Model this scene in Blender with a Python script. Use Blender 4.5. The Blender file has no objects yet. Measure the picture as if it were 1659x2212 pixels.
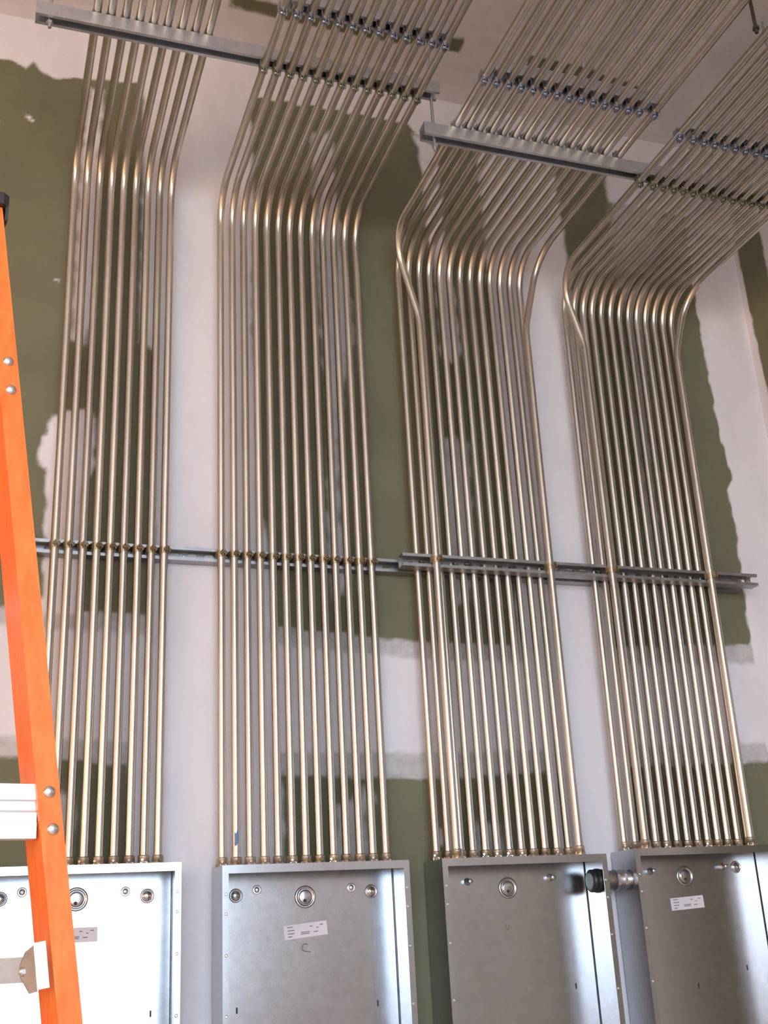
import bpy, bmesh, math, random
import numpy as np
from mathutils import Vector, Matrix

random.seed(7)
SC = bpy.context.scene
COL = SC.collection

# ------------------------------------------------------------------ camera
# metres; X runs along the conduit wall to the right, Y into the wall (wall face at Y=0), Z up
cam_d = bpy.data.cameras.new('camera')
cam = bpy.data.objects.new('camera', cam_d)
COL.objects.link(cam)
yaw, pitch, roll = 0.3494, 0.3596, -0.0547
fwd = Vector((math.sin(yaw) * math.cos(pitch), math.cos(yaw) * math.cos(pitch), math.sin(pitch)))
rgt = Vector((math.cos(yaw), -math.sin(yaw), 0))
upv = rgt.cross(fwd)
r2 = math.cos(roll) * rgt + math.sin(roll) * upv
u2 = -math.sin(roll) * rgt + math.cos(roll) * upv
M = Matrix((r2, u2, -fwd)).transposed().to_4x4()
M.translation = Vector((-0.6168, -3.2323, 1.7546))
cam.matrix_world = M
cam_d.sensor_fit = 'VERTICAL'
cam_d.sensor_height = 36.0
cam_d.lens = 2493.18 / 2212 * 36.0
cam_d.clip_start = 0.05
SC.camera = cam

# ------------------------------------------------------------------ sky, sun, exposure
world = bpy.data.worlds.new('sky')
SC.world = world
world.use_nodes = True
bg = world.node_tree.nodes['Background']
bg.inputs[0].default_value = (0.64, 0.81, 1.0, 1)
bg.inputs[1].default_value = 9.5

sun_d = bpy.data.lights.new('sun', 'SUN')
sun_d.energy = 21.0
sun_d.color = (1.0, 0.80, 0.60)
sun_d.angle = 0.01
sun = bpy.data.objects.new('sun', sun_d)
COL.objects.link(sun)
sun.location = (6, -14, 7)
sun.rotation_euler = Vector((-0.62, 0.75, -0.10)).to_track_quat('-Z', 'Y').to_euler()

# the wide window opening behind the camera: a portal guides sky light through it
por_d = bpy.data.lights.new('window_portal', 'AREA')
por_d.shape = 'RECTANGLE'
por_d.size = 4.75
por_d.size_y = 2.9
por_d.cycles.is_portal = True
por = bpy.data.objects.new('window_portal', por_d)
COL.objects.link(por)
por.location = (-1.375, -6.66, 2.75)
por.rotation_euler = (math.radians(90), 0, 0)

SC.view_settings.view_transform = 'Standard'
SC.view_settings.look = 'None'
SC.view_settings.gamma = 1.0
SC.view_settings.use_curve_mapping = False
SC.view_settings.exposure = 0.0

# ------------------------------------------------------------------ helpers
def obj(name, me, parent=None, loc=(0, 0, 0), rot=None, mat=None):
    o = bpy.data.objects.new(name, me)
    COL.objects.link(o)
    o.location = loc
    if rot is not None:
        o.rotation_euler = rot
    if parent is not None:
        o.parent = parent
    if mat is not None and len(me.materials) == 0:
        me.materials.append(mat)
    return o

def thing(name, label, cat, loc=(0, 0, 0), group=None, rot=None):
    o = obj(name, None, None, loc, rot)
    o.empty_display_size = 0.05
    tag(o, label, cat, group)
    return o

def tag(o, label, cat, group=None):
    o['label'] = label
    o['category'] = cat
    if group:
        o['group'] = group
    return o

def structure(o, label=None):
    o['kind'] = 'structure'
    if label:
        o['label'] = label
        o['category'] = o.name.split('_')[0]
    return o

class MB:
    """collects faces into one mesh"""
    def __init__(self):
        self.v, self.f, self.s = [], [], []
    def add(self, verts, faces, smooth=False):
        b = len(self.v)
        self.v += [tuple(p) for p in verts]
        self.f += [tuple(b + i for i in f) for f in faces]
        self.s += [smooth] * len(faces)
        return self
    def box(self, x0, x1, y0, y1, z0, z1):
        v = [(x, y, z) for x in (x0, x1) for y in (y0, y1) for z in (z0, z1)]
        return self.add(v, [(0, 1, 3, 2), (4, 6, 7, 5), (0, 4, 5, 1), (2, 3, 7, 6), (0, 2, 6, 4), (1, 5, 7, 3)])
    def tube(self, path, r, n=14, cap=True, smooth=True):
        path = [Vector(p) for p in path]
        rr = r if isinstance(r, (list, tuple)) else [r] * len(path)
        tang = []
        for i in range(len(path)):
            a = path[max(0, i - 1)]
            b = path[min(len(path) - 1, i + 1)]
            tang.append((b - a).normalized())
        t0 = tang[0]
        ref = Vector((1, 0, 0)) if abs(t0.x) < 0.9 else Vector((0, 1, 0))
        nrm = (ref - t0 * ref.dot(t0)).normalized()
        verts = []
        for p, t, q in zip(path, tang, rr):
            nrm = (nrm - t * nrm.dot(t)).normalized()
            bn = t.cross(nrm)
            for k in range(n):
                a = 2 * math.pi * k / n
                verts.append(p + (nrm * math.cos(a) + bn * math.sin(a)) * q)
        faces = []
        for i in range(len(path) - 1):
            for k in range(n):
                faces.append((i * n + k, i * n + (k + 1) % n, (i + 1) * n + (k + 1) % n, (i + 1) * n + k))
        self.add(verts, faces, smooth)
        if cap:
            self.add(verts[:n], [tuple(reversed(range(n)))])
            self.add(verts[-n:], [tuple(range(n))])
        return self
    def lathe(self, prof, n=20, axis='Z', smooth=True, centre=(0, 0, 0)):
        verts = []
        for r, h in prof:
            for k in range(n):
                a = 2 * math.pi * k / n
                c, s = r * math.cos(a), r * math.sin(a)
                p = {'Z': (c, s, h), 'Y': (c, h, s), 'X': (h, c, s)}[axis]
                verts.append((p[0] + centre[0], p[1] + centre[1], p[2] + centre[2]))
        faces = []
        m = len(prof)
        for i in range(m - 1):
            for k in range(n):
                faces.append((i * n + k, i * n + (k + 1) % n, (i + 1) * n + (k + 1) % n, (i + 1) * n + k))
        self.add(verts, faces, smooth)
        self.add(verts[:n], [tuple(range(n))])
        self.add(verts[-n:], [tuple(range(n))])
        return self
    def prism(self, poly, z0, z1, fn=lambda x, y, z: (x, y, z)):
        n = len(poly)
        v = [fn(x, y, z0) for x, y in poly] + [fn(x, y, z1) for x, y in poly]
        f = [tuple(range(n))[::-1], tuple(range(n, 2 * n))]
        f += [(i, (i + 1) % n, n + (i + 1) % n, n + i) for i in range(n)]
        return self.add(v, f)
    def mesh(self, name, mat=None):
        me = bpy.data.meshes.new(name)
        me.from_pydata(self.v, [], self.f)
        me.polygons.foreach_set('use_smooth', self.s)
        bm = bmesh.new()
        bm.from_mesh(me)
        bmesh.ops.recalc_face_normals(bm, faces=bm.faces)
        bm.to_mesh(me)
        bm.free()
        if mat:
            me.materials.append(mat)
        me.update()
        return me

def fillet(points, radii, seg=9):
    pts = [Vector(p) for p in points]
    out = [pts[0]]
    for i in range(1, len(pts) - 1):
        a, b, c = pts[i - 1], pts[i], pts[i + 1]
        d1 = (a - b).normalized()
        d2 = (c - b).normalized()
        ang = d1.angle(d2)
        R = radii[i - 1]
        t = R / math.tan(ang / 2)
        p1, p2 = b + d1 * t, b + d2 * t
        cen = b + (d1 + d2).normalized() * (R / math.sin(ang / 2))
        v1, v2 = p1 - cen, p2 - cen
        tot = v1.angle(v2)
        for k in range(seg + 1):
            q = k / seg
            out.append(cen + (v1 * math.sin((1 - q) * tot) + v2 * math.sin(q * tot)) / math.sin(tot))
    out.append(pts[-1])
    return out

# ------------------------------------------------------------------ materials
def new_mat(name):
    m = bpy.data.materials.new(name)
    m.use_nodes = True
    nt = m.node_tree
    return m, nt, nt.nodes['Principled BSDF']

def noise(nt, scale, detail=3, rough=0.55, coord='Object', stretch=None):
    tc = nt.nodes.new('ShaderNodeTexCoord')
    n = nt.nodes.new('ShaderNodeTexNoise')
    n.inputs['Scale'].default_value = scale
    n.inputs['Detail'].default_value = detail
    n.inputs['Roughness'].default_value = rough
    if stretch:
        mp = nt.nodes.new('ShaderNodeMapping')
        mp.inputs['Scale'].default_value = stretch
        nt.links.new(tc.outputs[coord], mp.inputs[0])
        nt.links.new(mp.outputs[0], n.inputs['Vector'])
    else:
        nt.links.new(tc.outputs[coord], n.inputs['Vector'])
    return n

def ramp(nt, src, p0, c0, p1, c1):
    r = nt.nodes.new('ShaderNodeValToRGB')
    r.color_ramp.elements[0].position = p0
    r.color_ramp.elements[0].color = (*c0, 1) if len(c0) == 3 else c0
    r.color_ramp.elements[1].position = p1
    r.color_ramp.elements[1].color = (*c1, 1) if len(c1) == 3 else c1
    nt.links.new(src, r.inputs[0])
    return r

def bump(nt, bs, src, strength, dist):
    b = nt.nodes.new('ShaderNodeBump')
    b.inputs['Strength'].default_value = strength
    b.inputs['Distance'].default_value = dist
    nt.links.new(src, b.inputs['Height'])
    nt.links.new(b.outputs[0], bs.inputs['Normal'])

def metal(name, c0, c1, rough0, rough1, scale=30, stretch=None, metallic=1.0, bmp=0.0, vary=0.0):
    m, nt, bs = new_mat(name)
    n = noise(nt, scale, 4, 0.6, stretch=stretch)
    r = ramp(nt, n.outputs[0], 0.3, c0, 0.7, c1)
    src = r.outputs[0]
    if vary:
        oi = nt.nodes.new('ShaderNodeObjectInfo')
        mr = nt.nodes.new('ShaderNodeMapRange')
        mr.inputs[3].default_value = 1 - vary
        mr.inputs[4].default_value = 1 + vary * 0.4
        nt.links.new(oi.outputs['Random'], mr.inputs[0])
        mx = nt.nodes.new('ShaderNodeMix')
        mx.data_type = 'RGBA'
        mx.blend_type = 'MULTIPLY'
        mx.inputs[0].default_value = 1
        nt.links.new(src, mx.inputs[6])
        nt.links.new(mr.outputs[0], mx.inputs[7])
        src = mx.outputs[2]
    nt.links.new(src, bs.inputs['Base Color'])
    mr2 = nt.nodes.new('ShaderNodeMapRange')
    mr2.inputs[3].default_value = rough0
    mr2.inputs[4].default_value = rough1
    nt.links.new(n.outputs[0], mr2.inputs[0])
    nt.links.new(mr2.outputs[0], bs.inputs['Roughness'])
    bs.inputs['Metallic'].default_value = metallic
    if bmp:
        bump(nt, bs, n.outputs[0], bmp, 0.001)
    return m

def plain(name, c, rough=0.6, metallic=0.0, var=0.12, scale=25):
    return metal(name, tuple(x * (1 - var) for x in c), tuple(min(1, x * (1 + var)) for x in c), rough, rough, scale, None, metallic)

EMT = metal('galvanized_conduit', (0.57, 0.535, 0.485), (0.69, 0.65, 0.595), 0.27, 0.37, 14, (1, 1, 0.15), vary=0.18)
STRUT = metal('zinc_strut', (0.52, 0.55, 0.61), (0.64, 0.67, 0.73), 0.34, 0.46, 40)
WSTRUT = metal('dull_wall_strut', (0.34, 0.34, 0.35), (0.46, 0.46, 0.47), 0.38, 0.5, 40)
STRAP = metal('yellow_zinc_strap', (0.40, 0.34, 0.24), (0.56, 0.48, 0.35), 0.3, 0.42, 60)
BSTRAP = metal('blue_zinc_strap', (0.30, 0.33, 0.40), (0.50, 0.53, 0.60), 0.28, 0.4, 60)
FITTING = metal('cast_connector', (0.50, 0.41, 0.32), (0.72, 0.62, 0.50), 0.34, 0.5, 60, vary=0.3)
CAN = metal('galvanized_sheet', (0.48, 0.487, 0.505), (0.54, 0.547, 0.565), 0.215, 0.25, 45, vary=0.0)
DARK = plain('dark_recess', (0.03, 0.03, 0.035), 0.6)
BUSH = plain('black_bushing', (0.02, 0.025, 0.025), 0.35)
SCREW = metal('bright_screw', (0.62, 0.64, 0.68), (0.8, 0.82, 0.85), 0.25, 0.35, 80)
ALU = metal('ladder_aluminium', (0.78, 0.78, 0.78), (0.86, 0.86, 0.86), 0.42, 0.52, 30, (0.3, 6, 6), metallic=0.85)
STICK = plain('paper_sticker', (0.68, 0.63, 0.66), 0.6, var=0.05)
INK = plain('label_ink', (0.16, 0.14, 0.17), 0.7)
BLUE = plain('blue_paint', (0.10, 0.22, 0.40), 0.5)
CAP = plain('ladder_cap_plastic', (0.035, 0.033, 0.036), 0.45)

def fiberglass():
    m, nt, bs = new_mat('orange_fiberglass')
    n = noise(nt, 60, 6, 0.7, stretch=(1, 1, 0.25))
    r = ramp(nt, n.outputs[0], 0.35, (0.86, 0.155, 0.018), 0.72, (0.98, 0.25, 0.055))
    nt.links.new(r.outputs[0], bs.inputs['Base Color'])
    bs.inputs['Roughness'].default_value = 0.42
    bump(nt, bs, n.outputs[0], 0.15, 0.001)
    return m
ORANGE = fiberglass()

def drywall(name):
    """olive moisture board showing where the joint compound was not spread; 'cover' is the compound's thickness"""
    m, nt, bs = new_mat(name)
    at = nt.nodes.new('ShaderNodeAttribute')
    at.attribute_name = 'cover'
    n1 = noise(nt, 26, 5, 0.65)
    n2 = noise(nt, 4, 4, 0.6)
    n3 = noise(nt, 9, 4, 0.55, stretch=(1, 1, 0.35))
    sub = nt.nodes.new('ShaderNodeMath'); sub.operation = 'SUBTRACT'; sub.inputs[1].default_value = 0.5
    nt.links.new(n1.outputs[0], sub.inputs[0])
    mul = nt.nodes.new('ShaderNodeMath'); mul.operation = 'MULTIPLY_ADD'; mul.inputs[1].default_value = 0.35
    nt.links.new(sub.outputs[0], mul.inputs[0])
    nt.links.new(at.outputs['Fac'], mul.inputs[2])
    sm = nt.nodes.new('ShaderNodeMapRange'); sm.interpolation_type = 'SMOOTHSTEP'
    sm.inputs[1].default_value = 0.12; sm.inputs[2].default_value = 0.88
    nt.links.new(mul.outputs[0], sm.inputs[0])
    board = ramp(nt, n2.outputs[0], 0.3, (0.145, 0.138, 0.082), 0.7, (0.178, 0.172, 0.104))
    mud = ramp(nt, n3.outputs[0], 0.3, (0.70, 0.665, 0.695), 0.7, (0.78, 0.745, 0.775))
    mx = nt.nodes.new('ShaderNodeMix'); mx.data_type = 'RGBA'
    nt.links.new(sm.outputs[0], mx.inputs[0])
    nt.links.new(board.outputs[0], mx.inputs[6])
    nt.links.new(mud.outputs[0], mx.inputs[7])
    nt.links.new(mx.outputs[2], bs.inputs['Base Color'])
    bs.inputs['Roughness'].default_value = 0.85
    bump(nt, bs, sm.outputs[0], 0.25, 0.002)
    return m
DRY = drywall('drywall_with_joint_compound')

def paint(name, c0, c1, rough=0.8, scale=3):
    m, nt, bs = new_mat(name)
    n = noise(nt, scale, 5, 0.6)
    r = ramp(nt, n.outputs[0], 0.3, c0, 0.7, c1)
    nt.links.new(r.outputs[0], bs.inputs['Base Color'])
    bs.inputs['Roughness'].default_value = rough
    return m
FLOORM = paint('dusty_floor', (0.62, 0.485, 0.385), (0.74, 0.59, 0.475), 0.75)
WOODM = paint('tan_sheathing', (0.50, 0.33, 0.19), (0.62, 0.43, 0.26), 0.75, 6)
GROUND = paint('ground', (0.56, 0.45, 0.36), (0.68, 0.57, 0.47), 0.9, 1)

# ------------------------------------------------------------------ room shell
XL, XR, YB, ZC = -3.9, 2.10, -6.6, 4.74

def poly_sd(px, pz, poly):
    P = np.array(poly, float)
    d = np.full(px.shape, 1e9)
    ins = np.zeros(px.shape, bool)
    n = len(P)
    for i in range(n):
        a, b = P[i], P[(i + 1) % n]
        e = b - a
        t = np.clip(((px - a[0]) * e[0] + (pz - a[1]) * e[1]) / (e @ e + 1e-12), 0, 1)
        d = np.minimum(d, np.hypot(px - a[0] - t * e[0], pz - a[1] - t * e[1]))
        if a[1] != b[1]:
            c = ((a[1] > pz) != (b[1] > pz)) & (px < (b[0] - a[0]) * (pz - a[1]) / (b[1] - a[1]) + a[0])
            ins ^= c
    return np.where(ins, d, -d)

def rag(x, z, amp):
    return amp * (np.sin(x * 71 + 3 * np.sin(z * 23)) + np.sin(z * 57 + 2.1 * np.sin(x * 31 + 1)) + 0.6 * np.sin(x * 133 + z * 117)) / 2

def cover_from(px, pz, patches):
    c = np.zeros(px.shape)
    for poly, op, soft, amp in patches:
        s = poly_sd(px, pz, poly) + rag(px, pz, amp)
        c = np.maximum(c, op * np.clip(s / soft + 0.5, 0, 1))
    return c

def grid_wall(name, us, vs, place, patches, invert=False, thick=None):
    U, V = np.meshgrid(us, vs)
    px, pz = U.ravel(), V.ravel()
    cov = cover_from(px, pz, patches)
    if invert:
        cov = 1 - cov
    verts = [place(a, b, 0) for a, b in zip(px, pz)]
    nu, nv = len(us), len(vs)
    faces = [(j * nu + i, j * nu + i + 1, (j + 1) * nu + i + 1, (j + 1) * nu + i) for j in range(nv - 1) for i in range(nu - 1)]
    # board thickness behind the face
    k = len(verts)
    u0, u1, v0, v1 = us[0], us[-1], vs[0], vs[-1]
    verts += [place(u0, v0, .001), place(u1, v0, .001), place(u1, v1, .001), place(u0, v1, .001),
              place(u0, v0, .10), place(u1, v0, .10), place(u1, v1, .10), place(u0, v1, .10)]
    faces += [(k + 4, k + 5, k + 6, k + 7), (k, k + 1, k + 5, k + 4), (k + 1, k + 2, k + 6, k + 5), (k + 2, k + 3, k + 7, k + 6), (k + 3, k, k + 4, k + 7)]
    me = bpy.data.meshes.new(name)
    me.from_pydata(verts, [], faces)
    at = me.attributes.new('cover', 'FLOAT', 'POINT')
    at.data.foreach_set('value', np.concatenate([cov, np.ones(8)]).astype(np.float32))
    me.materials.append(DRY)
    return obj(name, me)

def axis(*parts):
    return np.unique(np.round(np.concatenate([np.append(np.arange(a, b - s * .3, s), b) for a, b, s in parts]), 4))

W = {
    'top': [(-3.9, 5.0), (-3.9, 4.55), (-1.2, 4.56), (-0.78, 4.53), (-0.65, 4.56), (-0.61, 4.53), (-0.59, 4.56), (-0.53, 4.51), (-0.41, 4.54), (-0.24, 4.56), (-0.05, 4.57), (0.14, 4.59), (0.42, 4.60), (0.74, 4.60), (0.78, 4.56), (0.96, 4.58), (1.34, 4.58), (1.76, 4.58), (2.2, 4.57), (2.2, 5.0)],
    'bandA': [(-0.23, 4.60), (-0.22, 4.00), (-0.22, 3.56), (-0.17, 3.53), (-0.16, 2.86), (-0.17, 2.69), (-0.17, 2.45), (-0.22, 2.26), (-0.21, 2.12), (-0.20, -0.1), (0.22, -0.1), (0.21, 2.17), (0.18, 2.32), (0.19, 2.69), (0.18, 2.95), (0.15, 3.03), (0.15, 3.34), (0.14, 3.67), (0.15, 4.12), (0.14, 4.62)],
    'streak1': [(-0.41, 4.50), (-0.36, 4.50), (-0.36, 4.12), (-0.36, 3.62), (-0.38, 3.53), (-0.43, 3.54), (-0.43, 3.83), (-0.43, 4.11)],
    'patch1': [(-0.47, 3.28), (-0.42, 3.30), (-0.37, 3.31), (-0.34, 3.28), (-0.34, 3.14), (-0.37, 3.05), (-0.37, 2.67), (-0.47, 2.66), (-0.47, 2.87), (-0.48, 3.10), (-0.50, 3.11), (-0.50, 3.21), (-0.48, 3.22)],
    'joint': [(-3.9, 2.64), (-0.65, 2.64), (-0.23, 2.63), (0.21, 2.61), (0.65, 2.58), (1.27, 2.58), (1.87, 2.60), (2.2, 2.60), (2.2, 2.33), (1.68, 2.31), (1.24, 2.30), (0.76, 2.28), (0.20, 2.28), (-0.46, 2.32), (-3.9, 2.32)],
    'joint_edge': [(-3.9, 2.69), (-0.47, 2.69), (-0.16, 2.68), (0.21, 2.66), (0.52, 2.64), (0.65, 2.63), (1.27, 2.63), (1.64, 2.65), (1.87, 2.66), (2.2, 2.66), (2.2, 2.27), (1.68, 2.25), (1.24, 2.24), (0.76, 2.21), (0.52, 2.21), (0.20, 2.22), (-0.15, 2.24), (-0.46, 2.27), (-3.9, 2.27)],
    'streak2': [(0.36, 4.48), (0.45, 4.51), (0.45, 4.27), (0.47, 3.97), (0.49, 3.65), (0.47, 3.59), (0.43, 3.37), (0.42, 3.05), (0.43, 2.89), (0.45, 2.85), (0.44, 2.79), (0.38, 2.75), (0.36, 2.92), (0.39, 3.37), (0.37, 3.63), (0.36, 3.95), (0.36, 4.22)],
    'streak3': [(0.75, 4.56), (0.84, 4.52), (0.85, 4.47), (0.85, 4.26), (0.85, 4.11), (0.87, 3.89), (0.88, 3.67), (0.84, 3.61), (0.80, 3.64), (0.80, 3.95), (0.78, 4.16), (0.78, 4.39), (0.77, 4.49)],
    'patch3': [(0.78, 3.32), (0.83, 3.35), (0.88, 3.31), (0.87, 3.08), (0.87, 2.86), (0.83, 2.76), (0.79, 2.75), (0.77, 2.91)],
    'bandB': [(1.00, 4.60), (1.01, 4.28), (1.00, 3.79), (1.01, 3.26), (1.00, 2.85), (0.99, 2.62), (1.06, 2.24), (1.05, 1.98), (1.05, -0.1), (1.34, -0.1), (1.32, 2.33), (1.32, 2.95), (1.33, 3.65), (1.34, 4.03), (1.34, 4.25), (1.33, 4.51), (1.33, 4.62)],
    'streak4': [(1.55, 4.44), (1.79, 4.48), (1.74, 4.18), (1.65, 3.88), (1.59, 3.31), (1.57, 2.88), (1.60, 2.61), (1.49, 2.60), (1.50, 2.96), (1.53, 3.49), (1.55, 3.87), (1.54, 4.15)],
    'bandC': [(1.55, 4.62), (1.55, 4.40), (1.80, 4.40), (1.92, 4.40), (1.92, 4.62)],
    'bandD': [(1.91, 4.62), (1.88, 4.03), (1.88, 3.79), (1.89, 3.43), (1.90, 3.37), (1.91, 3.27), (1.88, 3.23), (1.89, 3.10), (1.88, 2.91), (1.87, 2.60), (1.87, 2.3), (1.93, 2.25), (1.93, -0.1), (2.3, -0.1), (2.3, 4.62)],
    'low1': [(-0.44, 2.18), (-0.40, 2.19), (-0.35, 2.17), (-0.35, 2.09), (-0.36, 2.01), (-0.43, 1.98)],
    'low2': [(0.36, 2.14), (0.41, 2.16), (0.47, 2.20), (0.49, 2.16), (0.46, 2.11), (0.47, 2.00), (0.35, 1.96)],
    'low3': [(0.78, 2.09), (0.88, 2.08), (0.88, 1.97), (0.79, 1.95)],
    'low4': [(0.67, 2.07), (0.69, 2.07), (0.69, 2.02), (0.67, 2.02)],
    'nick1': [(-0.70, 4.30), (-0.685, 4.31), (-0.68, 4.30), (-0.695, 4.295)],
    'nick2': [(-0.61, 4.345), (-0.595, 4.35), (-0.575, 4.325), (-0.585, 4.32)],
    'nick3': [(-0.485, 3.745), (-0.475, 3.75), (-0.465, 3.735), (-0.475, 3.735)],
}
wall_patches = [
    (W['top'], 1.0, .018, .006), (W['bandA'], 1.0, .03, .004), (W['streak1'], .78, .03, .006), (W['patch1'], .85, .02, .006),
    (W['joint'], 1.0, .05, .003), (W['joint_edge'], .55, .012, .004), (W['streak2'], .70, .04, .008), (W['streak3'], .82, .025, .005),
    (W['patch3'], .60, .03, .006), (W['bandB'], .95, .03, .004), (W['streak4'], .55, .06, .008), (W['bandC'], .8, .03, .004),
    (W['bandD'], 1.0, .014, .005), (W['low1'], .6, .03, .006), (W['low2'], .6, .03, .008), (W['low3'], .55, .03, .006),
    (W['low4'], .8, .02, .002), (W['nick1'], 1, .012, 0), (W['nick2'], 1, .012, 0), (W['nick3'], 1, .012, 0)]
wb = grid_wall('wall_back', axis((XL, -0.9, .15), (-0.9, XR, .011)), axis((0, 1.5, .1), (1.5, ZC, .011)),
               lambda a, b, t: (a, t, b), wall_patches)
structure(wb)

ceil_olive = [([(0.02, -0.30), (0.44, -0.29), (0.84, -0.32), (0.86, -0.25), (0.45, -0.23), (0.02, -0.24)], 1, .012, .002),
              ([(1.10, -0.31), (1.30, -0.31), (1.61, -0.27), (1.65, -0.20), (1.36, -0.20), (1.13, -0.22)], 1, .014, .002)]
cl = grid_wall('ceiling', axis((XL, -0.8, .3), (-0.8, XR, .02)), axis((YB, -1.2, .3), (-1.2, 0, .02)),
               lambda a, b, t: (a, b, ZC + t), ceil_olive, invert=True)
structure(cl)
right_olive = [([(-0.172, -.1), (-0.050, -.1), (-0.050, 3.55), (-0.035, 3.9), (-0.022, 4.30), (-0.022, 4.56), (-0.168, 4.56)], 1, .012, .003)]
for a, b in ((-1.20, -.42), (-2.45, -1.5), (-3.7, -2.75), (-4.95, -4.0), (-6.2, -5.2)):
    for c, d in ((-.1, 2.25), (2.65, 4.5)):
        right_olive.append(([(a, c), (b, c), (b, d), (a, d)], 1, .03, .004))
rw = grid_wall('wall_right', axis((YB, -0.6, .08), (-0.6, 0, .012)), axis((0, 2.8, .08), (2.8, ZC, .02)),
               lambda a, b, t: (XR + t, a, b), right_olive, invert=True)
structure(rw)
structure(obj('floor', MB().box(XL - .1, XR + .1, YB - .12, .1, -.12, 0).mesh('floor', FLOORM)))
structure(obj('wall_left', MB().box(XL - .1, XL, YB - .12, .1, 0, ZC + .1).mesh('wall_left', WOODM)))
DX0, DX1, DZ0, DZ = -3.75, 1.0, 1.30, 4.2
rear = MB().box(DX0, DX1, YB - .12, YB, 0, DZ0).box(XL, DX0, YB - .12, YB, 0, ZC + .1).box(DX1, XR, YB - .12, YB, 0, ZC + .1).box(DX0, DX1, YB - .12, YB, DZ, ZC + .1)
structure(obj('wall_rear', rear.mesh('wall_rear', WOODM)))
structure(obj('ground', MB().box(-30, 30, -45, YB - .12, -.16, -.06).mesh('ground', GROUND)))
jamb = MB().box(DX0, DX0 + .05, YB - .14, YB + .02, DZ0, DZ).box(DX1 - .05, DX1, YB - .14, YB + .02, DZ0, DZ).box(DX0 + .05, DX1 - .05, YB - .14, YB + .02, DZ - .05, DZ)
structure(obj('trim_1', jamb.mesh('trim_1', ALU)))

# ------------------------------------------------------------------ conduit runs
R0 = 0.0117          # conduit radius
BEND = 0.125
Y1 = -0.041 - R0 - 0.0005      # conduits clamped on the wall strut
Y2 = -0.1175                   # conduits clamped on the second, outer strut
YEND = -3.4
ZBOX = 1.978
ZS = 2.856           # height of the wall struts
YA, YBROW = -0.68, -0.905
ZST1, ZST2 = 4.142, 3.985
OFF = 0.0205 + R0 + 0.0005
GROUPS = [   # first X at box top, spacing, lean per metre of height, count, run height
    dict(x=-0.448, s=0.0382, c=0.0030, n=9, zc=ZST1 + OFF, zb=1.984),
    dict(x=0.027, s=0.0388, c=-0.0010, n=13, zc=ZST1 - OFF, zb=1.973),
    dict(x=0.642, s=0.0383, c=-0.0020, n=13, zc=ZST2 + OFF, zb=1.974),
    dict(x=1.254, s=0.0368, c=0.0085, n=13, zc=ZST2 - OFF, zb=1.986),
]
ORD = ['first', 'second', 'third', 'fourth', 'fifth', 'sixth', 'seventh', 'eighth', 'ninth', 'tenth', 'eleventh', 'twelfth', 'thirteenth']
BUN = ['leftmost bundle', 'second bundle', 'third bundle', 'rightmost bundle']

def connector_mesh():
    m = MB()
    m.lathe([(.0165, .0), (.0165, .008), (.0152, .0085), (.0152, .023), (.0142, .0260), (.0119, .0264)], 16)
    m.lathe([(.0174, -.0005), (.0174, .0090)], 6, smooth=False)
    m.lathe([(.0035, -.019), (.0035, -.013)], 8, 'Y', centre=(-.004, 0, .014))
    return m.mesh('connector', FITTING)
CONN = connector_mesh()

def strap_mesh(mat, w=.020, ears=True):
    """pipe clamp about a conduit along Z; ears and bolt point to -Y"""
    m = MB()
    n, ro, ri = 16, R0 + .0020, R0 + .0002
    vs, fs = [], []
    for k in range(n + 1):
        a = math.radians(-75 + 330 * k / n)      # gap faces -Y
        for r in (ri, ro):
            for z in (-w / 2, w / 2):
                vs.append((r * math.cos(a), r * math.sin(a), z))
    for k in range(n):
        b, c = 4 * k, 4 * k + 4
        fs += [(b + 2, c + 2, c + 3, b + 3), (b, b + 1, c + 1, c), (b + 1, b + 3, c + 3, c + 1), (b, c, c + 2, b + 2)]
    m.add(vs, fs, False)
    if ears:
        m.box(.0022, .0042, -.0235, -.0115, -w / 2, w / 2)
        m.box(-.0042, -.0022, -.0235, -.0115, -w / 2, w / 2)
    # legs back into the channel
    m.box(.0117, .0137, .0, .014, -w / 2, w / 2)
    m.box(-.0137, -.0117, .0, .014, -w / 2, w / 2)
    return m.mesh('strap', mat)
STRAP_Y = strap_mesh(STRAP)
STRAP_B = strap_mesh(BSTRAP, .024)
def bolt_mesh(mat):
    m = MB()
    m.lathe([(.0026, -.010), (.0026, .009)], 8, 'X', centre=(0, -.0180, 0))
    m.lathe([(.0058, .0045), (.0058, .0095)], 6, 'X', smooth=False, centre=(0, -.0180, 0))
    m.lathe([(.0050, -.0090), (.0050, -.0048)], 8, 'X', smooth=False, centre=(0, -.0180, 0))
    return m.mesh('clamp_bolt', mat)
BOLT_Y = bolt_mesh(STRAP)
BOLT_B = bolt_mesh(BSTRAP)
DSTRAP = metal('dull_zinc_strap', (0.30, 0.30, 0.25), (0.46, 0.45, 0.37), 0.34, 0.46, 60)
STRAP_D = strap_mesh(DSTRAP)
BOLT_D = bolt_mesh(DSTRAP)
STRAP_F = strap_mesh(STRAP, .020, False)

def add_strap(root, local, rot, kind='yellow'):
    if kind == 'flat':
        return obj('strap', STRAP_F, root, local, rot)
    s = obj('strap', {'yellow': STRAP_Y, 'blue': STRAP_B, 'dull': STRAP_D}[kind], root, local, rot)
    obj('clamp_bolt', {'yellow': BOLT_Y, 'blue': BOLT_B, 'dull': BOLT_D}[kind], s)
    return s

HANG = (math.radians(90), 0, 0)      # conduit along Y, ears down
STAND = (math.radians(-90), 0, 0)    # conduit along Y, ears up

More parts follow.
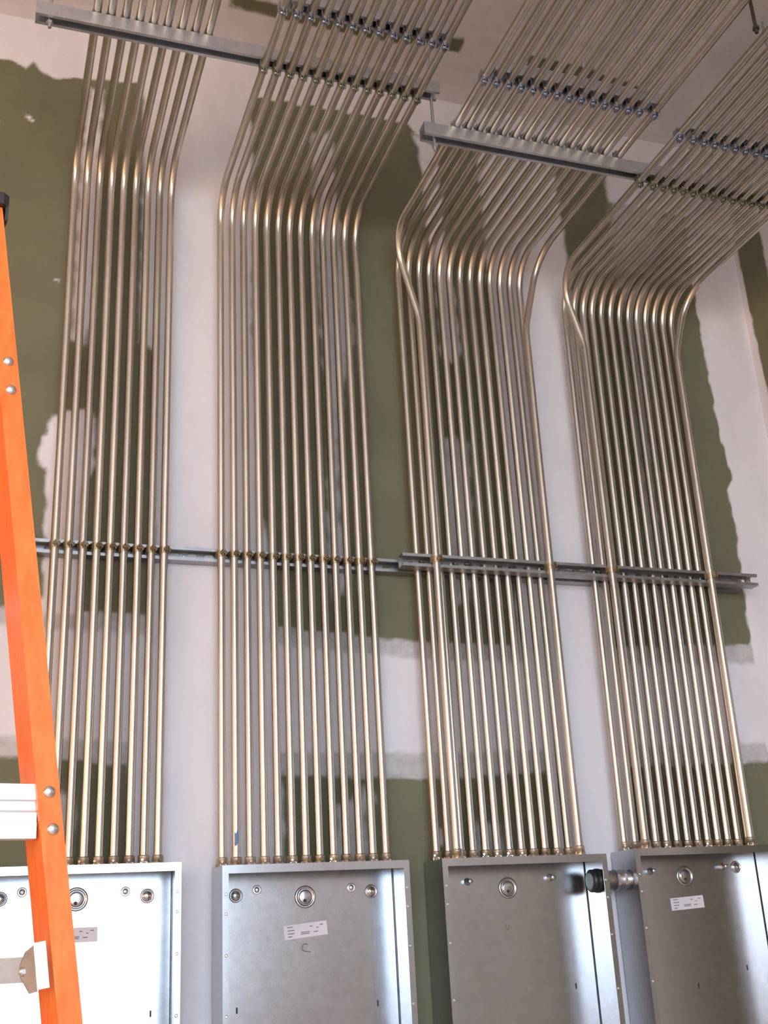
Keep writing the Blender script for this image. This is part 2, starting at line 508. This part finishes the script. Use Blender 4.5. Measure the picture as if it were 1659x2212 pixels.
for g, G in enumerate(GROUPS):
    zt, zb = G['zc'], G['zb']
    lean = G['c']
    path = fillet([(0, 0, .004), (lean * (zt - zb), 0, zt - zb), (lean * (zt - zb), YEND - Y1, zt - zb)], [BEND], 12)
    tube_me = MB().tube(path, R0, 14).mesh('tube', EMT)
    for i in range(G['n']):
        jit = random.uniform(-.0011, .0011)
        x = G['x'] + i * G['s'] + jit
        root = thing('conduit', f"{ORD[i]} steel conduit from the left in the back row of the {BUN[g]}" if g >= 2 else
                     f"{ORD[i]} steel conduit from the left in the {BUN[g]}", 'conduit', (x, Y1, zb), 'conduits of the ' + BUN[g])
        obj('tube', tube_me, root)
        obj('connector', CONN, root, (0, 0, 0), (0, 0, random.uniform(-.5, .5)))
        add_strap(root, (lean * (ZS - zb), 0, ZS - zb), (0, 0, random.choice([.30, .42, .22]) if g < 2 else 0), 'yellow' if g < 2 else 'flat')
        xt = lean * (zt - zb)
        if g == 0:
            add_strap(root, (xt, YA - Y1, zt - zb), STAND, 'dull')
        elif g == 2:
            add_strap(root, (xt, YA - Y1, zt - zb), STAND, 'blue')
        else:
            add_strap(root, (xt, YA - Y1, zt - zb), HANG, 'dull')
        if g > 0:
            add_strap(root, (xt, YBROW - Y1, zt - zb), HANG, 'blue')
        if g == 1 and i == 1:
            pm = MB()
            vs = [((R0 + .0005) * math.sin(a), -(R0 + .0005) * math.cos(a), z + .004 * math.sin(5 * a)) for z in (.058, .075, .092) for a in np.linspace(-.55, .35, 7)]
            pm.add(vs, [(r * 7 + k, r * 7 + k + 1, r * 7 + k + 8, r * 7 + k + 7) for r in range(2) for k in range(6)])
            o = obj('paint_mark', pm.mesh('paint_mark', BLUE), root)
            o['label'] = 'smear of blue paint near the foot of the conduit'
            root['label'] = 'second steel conduit from the left in the second bundle, smeared with blue paint low down'

def front_run(g, x0, x1, xtop, zk0, zk1, lab):
    G = GROUPS[g]
    zb, zt = G['zb'], G['zc']
    p = fillet([(0, 0, .004), (x1 - x0, 0, zk0 - zb), (xtop - x0, 0, zt - zb), (xtop - x0, YEND - Y2, zt - zb)], [.22, BEND], 12)
    root = thing('conduit', lab, 'conduit', (x0, Y2, zb), 'conduits of the ' + BUN[g])
    obj('tube', MB().tube(p, R0, 14).mesh('tube', EMT), root)
    obj('connector', CONN, root, (0, 0, 0), (0, 0, .3))
    f = (ZS - zb) / (zk0 - zb)
    add_strap(root, ((x1 - x0) * f, 0, ZS - zb), (0, 0, .3))
    if g == 2:
        add_strap(root, (xtop - x0, YA - Y2, zt - zb), STAND, 'blue')
    else:
        add_strap(root, (xtop - x0, YA - Y2, zt - zb), HANG, 'dull')
    add_strap(root, (xtop - x0, YBROW - Y2, zt - zb), HANG, 'blue')

front_run(2, .680, .680, .602, 3.705, 0, 'steel conduit standing in front of the third bundle, kinked over to its left side')
front_run(2, 1.066, 1.073, 1.148, 3.715, 0, 'steel conduit standing in front of the third bundle, kinked out to its right side')
front_run(3, 1.288, 1.293, 1.224, 3.69, 0, 'steel conduit standing in front of the rightmost bundle, kinked over to its left side')
front_run(3, 1.660, 1.671, 1.750, 3.70, 0, 'steel conduit standing in front of the rightmost bundle, kinked out to its right side')

# ------------------------------------------------------------------ strut channels
def strut_mesh(name, L, mat, slots=True, pitch=.0508, first=.03):
    """channel along +X from 0 to L, back at y=0, open side at y=-0.041, z within +-0.0205"""
    m = MB()
    h, d, t = .0205, .041, .0027
    m.box(0, L, -d, 0, h - t, h)
    m.box(0, L, -d, 0, -h, -h + t)
    m.box(0, L, -d, -d + t, h - .0095, h - t)
    m.box(0, L, -d, -d + t, -h + t, -h + .0095)
    m.box(0, L, -d + t, -d + .009, h - .0095, h - .0095 + t)
    m.box(0, L, -d + t, -d + .009, -h + .0095 - t, -h + .0095)
    if not slots:
        m.box(0, L, -t, 0, -h + t, h - t)
    else:
        sw, sh, up = .0150, .0076, .0050
        hz = h - t
        xs = []
        x = first
        while x + sw + .006 < L:
            xs.append(x)
            x += pitch
        edge = 0.0
        for k, xc in enumerate(xs):
            nxt = (xc + xs[k + 1]) / 2 if k + 1 < len(xs) else L
            ring_o, ring_i = [], []
            inner = []
            for q in range(16):
                a = math.pi * 2 * q / 16
                cxs = (sw - sh) if math.cos(a) > 1e-6 else (-(sw - sh) if math.cos(a) < -1e-6 else 0)
                inner.append((xc + cxs + sh * math.cos(a), up + sh * math.sin(a)))
                dx, dz = math.cos(a), math.sin(a)
                sc = max(abs(dx), abs(dz))
                ox, oz = dx / sc, dz / sc
                ring_o.append((xc + (ox * (nxt - xc) if ox > 0 else ox * (xc - edge)), oz * hz))
            for y, flip in ((-t, False), (0.0, True)):
                v = [(px, y, pz) for px, pz in ring_o] + [(px, y, pz) for px, pz in inner]
                m.add(v, [(q, (q + 1) % 16, 16 + (q + 1) % 16, 16 + q) for q in range(16)])
            v = [(px, -t, pz) for px, pz in inner] + [(px, 0, pz) for px, pz in inner]
            m.add(v, [(q, (q + 1) % 16, 16 + (q + 1) % 16, 16 + q) for q in range(16)])
            edge = nxt
    return m.mesh(name, mat)

SCREW_ME = MB().lathe([(.0085, 0), (.0085, -.0012), (.0060, -.0012), (.0060, -.0045), (.0045, -.0058)], 12, 'Y', smooth=False).mesh('anchor_screw', SCREW)
def wall_strut(x0, x1, y, z, label, screws, parts_y):
    s = obj('strut_channel', strut_mesh('strut_channel', x1 - x0, WSTRUT), None, (x0, y, z))
    tag(s, label, 'strut', 'galvanized strut channels')
    for xx in screws:
        obj('anchor_screw', SCREW_ME, s, (xx - x0, parts_y, 0))
wall_strut(-1.30, 1.835, 0.0, ZS, 'long slotted strut channel screwed to the wall behind all four conduit bundles', (-.55, -.075, .575, 1.80), -.0027)
wall_strut(.575, 1.862, -.0645, ZS + .001, 'shorter slotted strut channel laid over the conduits of the two right bundles', (.60, 1.185, 1.850), -.0027)

def ceil_strut(x0, x1, y, z, label, opening_up=False, slots=False):
    """hung channel, open side down (centre height z)"""
    rot = (math.radians(90), 0, 0) if not opening_up else (math.radians(-90), 0, 0)
    # local y -> world z
    loc = (x0, y, z + .0205) if not opening_up else (x0, y, z - .0205)
    s = obj('strut_channel', strut_mesh('strut_channel', x1 - x0, STRUT, slots), None, loc, rot)
    tag(s, label, 'strut', 'galvanized strut channels')
    return s
ceil_strut(-.600, .556, YA, ZST1, 'hung strut channel crossing between the two left conduit bundles near the ceiling')
ceil_strut(.497, 1.86, YA, ZST2, 'hung strut channel crossing the two right conduit bundles near the ceiling')
ceil_strut(.045, .508, YBROW, GROUPS[1]['zc'] + OFF, 'short strut channel above the second bundle behind its dark clamp row')
ceil_strut(.628, 1.160, YBROW, GROUPS[2]['zc'] + OFF, 'short strut channel above the third bundle behind its dark clamp row')
ceil_strut(1.252, 1.762, YBROW, GROUPS[3]['zc'] + OFF, 'short strut channel above the rightmost bundle behind its dark clamp row')

RODM = plain('blackened_rod', (0.07, 0.065, 0.06), 0.5, 0.6)
def rod(x, y, z0, lab, mat=STRUT):
    m = MB().tube([(0, 0, 0), (0, 0, ZC - z0)], .0048, 8)
    root = thing('threaded_rod', lab, 'rod', (x, y, z0), 'threaded hanger rods')
    obj('shaft', m.mesh('shaft', mat), root)
    nut = MB().lathe([(.0095, 0), (.0095, .008)], 6, smooth=False).mesh('hex_nut', mat)
    obj('hex_nut', nut, root, (0, 0, .012))
    return root
rod(-.562, YA, ZST1 - .045, 'threaded rod carrying the left end of the upper hung strut channel')
rod(.534, YA, ZST2 - .062, 'threaded rod joining the ends of the two hung strut channels')
rod(1.835, YA, ZST2 - .045, 'threaded rod carrying the right end of the lower hung strut channel')
rod(1.214, -1.30, GROUPS[3]['zc'] + .02, 'dark threaded rod dropping beside the rightmost bundle at the top right', RODM)
for g, xs, nm in ((1, (.299, .474), 'second bundle'), (2, (.929, 1.119), 'third bundle'), (3, (1.731,), 'rightmost bundle')):
    for k, xx in enumerate(xs):
        rod(xx, YBROW, GROUPS[g]['zc'] + .016, f"threaded rod rising from the {'middle' if k == 0 and g < 3 else 'right end'} of the short channel above the {nm}")

# ------------------------------------------------------------------ panel boxes
def lathe_y(name, prof, mat, n=24):
    return MB().lathe([(r, -h) for r, h in prof], n, 'Y').mesh(name, mat)
KO_BIG = lathe_y('knockout', [(.030, .0), (.0285, .0028), (.0235, .0034), (.0225, .0008), (.0185, .0008), (.0178, .0032), (.0150, .0040), (.001, .0042)], CAN)
KO_MID = lathe_y('knockout', [(.0185, 0), (.0172, .0026), (.0145, .0030), (.0135, .0008), (.0125, .0006), (.0115, .0022), (.001, .0026)], CAN)
KO_SMALL = lathe_y('mounting_screw', [(.0125, 0), (.0120, .0016), (.0088, .0020), (.0080, .0006), (.0070, .0040), (.0045, .0056), (.001, .0060)], SCREW, 16)
STUD = lathe_y('stud', [(.0105, 0), (.0105, .0030), (.0072, .0034), (.0072, .026), (.0060, .028), (.001, .0282)], SCREW, 12)
SLOT = MB().box(-.0022, .0022, -.0006, 0, -.0075, .0075).mesh('slot', DARK)
KOHOLE = lathe_y('pry_slot', [(.0048, 0), (.0046, .0008)], DARK, 12)
LIPHOLE = lathe_y('lip_screw', [(.0042, 0), (.0040, .0012), (.0026, .0018)], SCREW, 10)

DEPTH = .146
def panel_box(x0, x1, ztop, height, label, kos, marks, sticker=None, scribble=None):
    w = x1 - x0
    root = thing('panel_box', label, 'electrical box', (x0, 0, ztop - height), 'open galvanized panel boxes')
    t, lip, H = .002, .0165, height
    yb = -.008
    obj('back_plate', MB().box(t, w - t, yb - t, yb, t, H - t).mesh('back_plate', CAN), root)
    obj('side_plate', MB().box(0, t, -DEPTH, yb, 0, H).mesh('side_plate', CAN), root)
    obj('side_plate', MB().box(w - t, w, -DEPTH, yb, 0, H).mesh('side_plate', CAN), root)
    obj('top_plate', MB().box(t, w - t, -DEPTH, yb, H - t, H).mesh('top_plate', CAN), root)
    obj('bottom_plate', MB().box(t, w - t, -DEPTH, yb, 0, t).mesh('bottom_plate', CAN), root)
    lips = []
    lips.append(obj('front_lip', MB().box(t, lip, -DEPTH, -DEPTH + t, t, H - t).mesh('front_lip', CAN), root))
    lips.append(obj('front_lip', MB().box(w - lip, w - t, -DEPTH, -DEPTH + t, t, H - t).mesh('front_lip', CAN), root))
    obj('front_lip', MB().box(lip, w - lip, -DEPTH, -DEPTH + t, H - .021, H - t).mesh('front_lip', CAN), root)
    obj('front_lip', MB().box(lip, w - lip, -DEPTH, -DEPTH + t, t, .021).mesh('front_lip', CAN), root)
    for k, L in enumerate(lips):
        for dz in (.072, .120, .220, .362, .50, .70, .90, 1.1):
            obj('lip_screw', LIPHOLE, L, (.0095 if k == 0 else w - .0095, -DEPTH, H - dz))
    # dark fold line where the back meets the right side
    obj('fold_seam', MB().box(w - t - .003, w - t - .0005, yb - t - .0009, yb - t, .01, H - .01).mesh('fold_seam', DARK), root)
    yf = yb - t
    for kind, x, z in kos:
        me = {'big': KO_BIG, 'mid': KO_MID, 'screw': KO_SMALL, 'stud': STUD}[kind]
        o = obj(me.name.split('.')[0], me, root, (x - x0, yf, z - ztop + H))
        if kind == 'big':
            obj('pry_slot', KOHOLE, o, (-.002, -.0042, -.010))
    for x, z in marks:
        obj('slot', SLOT, root, (x - x0, yf, z - ztop + H))
    if sticker:
        sx, sz, sw, sh, ang = sticker
        st = obj('sticker', MB().box(-sw / 2, sw / 2, -.0006, 0, -sh / 2, sh / 2).mesh('sticker', STICK), root, (sx - x0, yf, sz - ztop + H), (0, ang, 0))
        st['label'] = 'pale printed paper sticker'
        ink = MB()
        for a, b, l in [(-.050, .0125, .016), (-.050, .004, .020), (-.050, -.004, .018), (-.050, -.0115, .012), (-.014, -.0085, .024), (-.014, -.0045, .026), (.012, .0085, .008), (.030, .0035, .006), (.022, -.0065, .012), (.040, .010, .010)]:
            a *= sw / .12
            ink.box(a, a + l, -.0009, -.0005, b - .0011, b + .0011)
        obj('print_lines', ink.mesh('print_lines', INK), st)
    if scribble:
        kx, kz, pts = scribble
        mk = MB().tube([(px, -.0004, pz) for px, pz in pts], .0011, 5)
        obj('pen_mark', mk.mesh('pen_mark', INK), root, (kx - x0, yf, kz - ztop + H))
    return root

carc = [(.010 * math.cos(a) * 1.0, .009 * math.sin(a)) for a in np.linspace(.9, 4.6, 10)] + [(.008, -.011), (.014, -.012)]
panel_box(-.604, -.0965, 1.984, 1.27, 'bright open panel box partly behind the orange ladder',
          [('big', -.344, 1.909), ('mid', -.163, 1.911), ('mid', -.532, 1.916), ('screw', -.479, 1.931), ('screw', -.220, 1.924)],
          [(-.149, 1.625)], (-.345, 1.822, .115, .036, 0))
panel_box(.009, .525, 1.973, 1.27, 'open panel box with a tilted sticker and a pen mark like the letter c',
          [('big', .266, 1.893), ('mid', .073, 1.903), ('mid', .457, 1.901), ('screw', .131, 1.916), ('screw', .399, 1.913)],
          [(.074, 1.618), (.462, 1.612)], (.265, 1.807, .122, .036, -.085), (.263, 1.763, carc))
panel_box(.622, 1.136, 1.974, 1.27, 'open panel box without a sticker, joined by a pipe nipple to the rightmost box',
          [('big', .877, 1.896), ('stud', .750, 1.917), ('stud', 1.015, 1.920)],
          [(1.066, 1.620)], None, (.867, 1.79, [(-.006, .008), (-.004, -.006), (.001, -.009), (.004, .004)]))
panel_box(1.231, 1.745, 1.986, 1.27, 'rightmost open panel box with a sticker, cut off by the picture edge',
          [('big', 1.478, 1.911), ('stud', 1.357, 1.928), ('stud', 1.616, 1.934), ('mid', 1.667, 1.932)],
          [(1.654, 1.638), (1.474, 1.596)], (1.474, 1.832, .117, .036, -.05), (1.468, 1.793, [(.002, .010), (0, -.010)]))

# nipple between the two right boxes
nip = thing('pipe_nipple', 'thick pipe nipple with coupling rings joining the two right panel boxes', 'pipe fitting', (1.136, -.080, 1.903))
obj('pipe', MB().lathe([(.0235, -.018), (.0235, .118)], 24, 'X').mesh('pipe', EMT), nip)
obj('coupling', MB().lathe([(.0275, .006), (.0275, .050), (.0262, .051)], 24, 'X').mesh('coupling', WSTRUT), nip)
obj('lock_ring', MB().lathe([(.0305, .052), (.0305, .060)], 12, 'X', smooth=False).mesh('lock_ring', STRUT), nip)
obj('lock_ring', MB().lathe([(.0300, .076), (.0300, .084)], 12, 'X', smooth=False).mesh('lock_ring', STRUT), nip)
b = obj('bushing', MB().lathe([(.0200, -.0275), (.0250, -.0275), (.0320, -.0240), (.0320, -.012), (.0290, -.011), (.0290, -.009), (.0340, -.008), (.0340, -.0025)], 24, 'X').mesh('bushing', BUSH), nip)
b['label'] = 'black plastic bushing inside the box'

# ------------------------------------------------------------------ stepladder
TH = math.radians(11)
LU = Vector((math.cos(TH), math.sin(TH), 0))
LV = Vector((-math.sin(TH), math.cos(TH), 0))
ZTOP = 2.985
CT = Vector((-.653, -1.4465, 0)) - .16 * LU          # below the cap's middle, near frame
lad = thing('stepladder', 'orange fiberglass stepladder with aluminium rungs and dark cap at the left edge', 'ladder', (CT.x, CT.y, 0), None, (0, 0, TH))
# local frame: x along the rungs, y away from the viewer, z up
def rail(side, sx, sy, hw, y0, name='rail', far=1):
    """leaning C-channel; half width hw at the top, slopes sx, sy per metre going down"""
    m = MB()
    w, d, t = .033, .088, .004
    y1 = d * far
    def P(x, y):
        a = (hw + sx * ZTOP + x) * side, y0 + sy * ZTOP + y
        b = (hw + x) * side, y0 + y
        return [(a[0], a[1], 0), (b[0], b[1], ZTOP)]
    def slab(xa, xb, ya, yb):
        c = [P(xa, ya), P(xb, ya), P(xb, yb), P(xa, yb)]
        v = [q[0] for q in c] + [q[1] for q in c]
        m.add(v, [(0, 1, 2, 3), (4, 5, 6, 7), (0, 1, 5, 4), (1, 2, 6, 5), (2, 3, 7, 6), (3, 0, 4, 7)])
    slab(-w / 2, w / 2, 0, t)
    slab(-w / 2, -w / 2 + t, t, d - t)
    slab(-w / 2, w / 2, d - t, d)
    return obj(name, m.mesh(name, ORANGE), lad)
SX, SY = .1300, -.0633
railR = rail(1, SX, SY, .16, 0)
railL = rail(-1, SX, SY, .16, 0)
SX2, SY2 = .060, .30
rail(1, SX2, SY2, .115, .12)
rail(-1, SX2, SY2, .115, .12)
def near_at(z):
    k = ZTOP - z
    return .16 + SX * k, SY * k
RIVET = MB().lathe([(.0088, 0), (.0084, -.0022), (.0062, -.0042), (.0030, -.0052), (.0008, -.0054)], 16, 'Y').mesh('rivet', SCREW)
for z in (2.655, 1.960, 1.262, .56):
    hw, y = near_at(z)
    m = MB()
    L = hw - .0165
    m.prism([(.006, -.038), (.030, -.038), (.030, .038), (.010, .038), (.010, .016), (.016, .014), (.016, .002), (.009, -.002), (.009, -.015), (.006, -.016)], -L, L, lambda a, b, c: (c, a, b))
    rg = obj('rung', m.mesh('rung', ALU), lad, (0, y, z))
    for s in (-1, 1):
        for dz in (-.026, .026):
            h2, y2 = near_at(z + dz)
            obj('rivet', RIVET, railR if s == 1 else railL, (s * (h2 + .001), y2, z + dz))
for k in range(1, 9):
    z = ZTOP - .30 * k - .05
    kk = ZTOP - z
    hw, y = .115 + SX2 * kk, .12 + SY2 * kk
    m = MB().box(-hw, hw, 0, .08, -.012, .012)
    obj('step', m.mesh('step', ALU), lad, (0, y, z))
capm = MB()
capm.prism([(-.186, -.004), (-.176, -.012), (.176, -.012), (.186, -.004), (.186, .20), (.176, .215), (-.176, .215), (-.186, .20)], 0, .022)
capm.prism([(-.178, .002), (.178, .002), (.178, .195), (-.178, .195)], .022, .030)
for q in (-1, 1):
    capm.box(min(q * .181, q * .186), max(q * .181, q * .186), -.006, .20, -.028, .001)
obj('top_cap', capm.mesh('top_cap', CAP), lad, (0, 0, ZTOP + .001))
# spreader hinge on the inside of the right rail, its bar running back to the left
hw, y = near_at(1.755)
bx = hw - .0165
STEEL = metal('spreader_steel', (0.22, 0.18, 0.155), (0.30, 0.25, 0.215), 0.42, 0.55, 30, metallic=0.7)
br = MB().box(-.0245, -.008, -.004, -.001, -.030, .030)
sp = obj('spreader_bracket', br.mesh('spreader_bracket', ALU), lad, (bx, y, 1.757), (0, math.radians(-8), 0))
wing = MB().prism([(-.0240, -.032), (-.0240, .027), (-.034, .020), (-.041, .004), (-.041, -.012), (-.033, -.033)], 0, .003, lambda a, b, c: (a, c - .003 + (a + .0240) * -.8, b))
obj('bracket_wing', wing.mesh('bracket_wing', STEEL), sp)
bar = MB().box(-.62, -.036, .012, .016, -.0165, .0165)
obj('spreader_bar', bar.mesh('spreader_bar', STEEL), lad, (bx, y + .012, 1.750), (0, 0, -.42))
obj('pivot_pin', MB().lathe([(.0065, 0), (.0065, -.004), (.003, -.006)], 12, 'Y').mesh('pivot_pin', SCREW), sp, (-.037, .012, -.004))
for s in (-1, 1):
    hw0, y0 = near_at(0)
    obj('foot', MB().box(-.022, .022, -.004, .082, 0, .035).mesh('foot', CAP), lad, (s * hw0, y0, 0))
    k = ZTOP
    obj('foot', MB().box(-.022, .022, -.004, .082, 0, .035).mesh('foot', CAP), lad, (s * (.115 + SX2 * k), .12 + SY2 * k, 0))
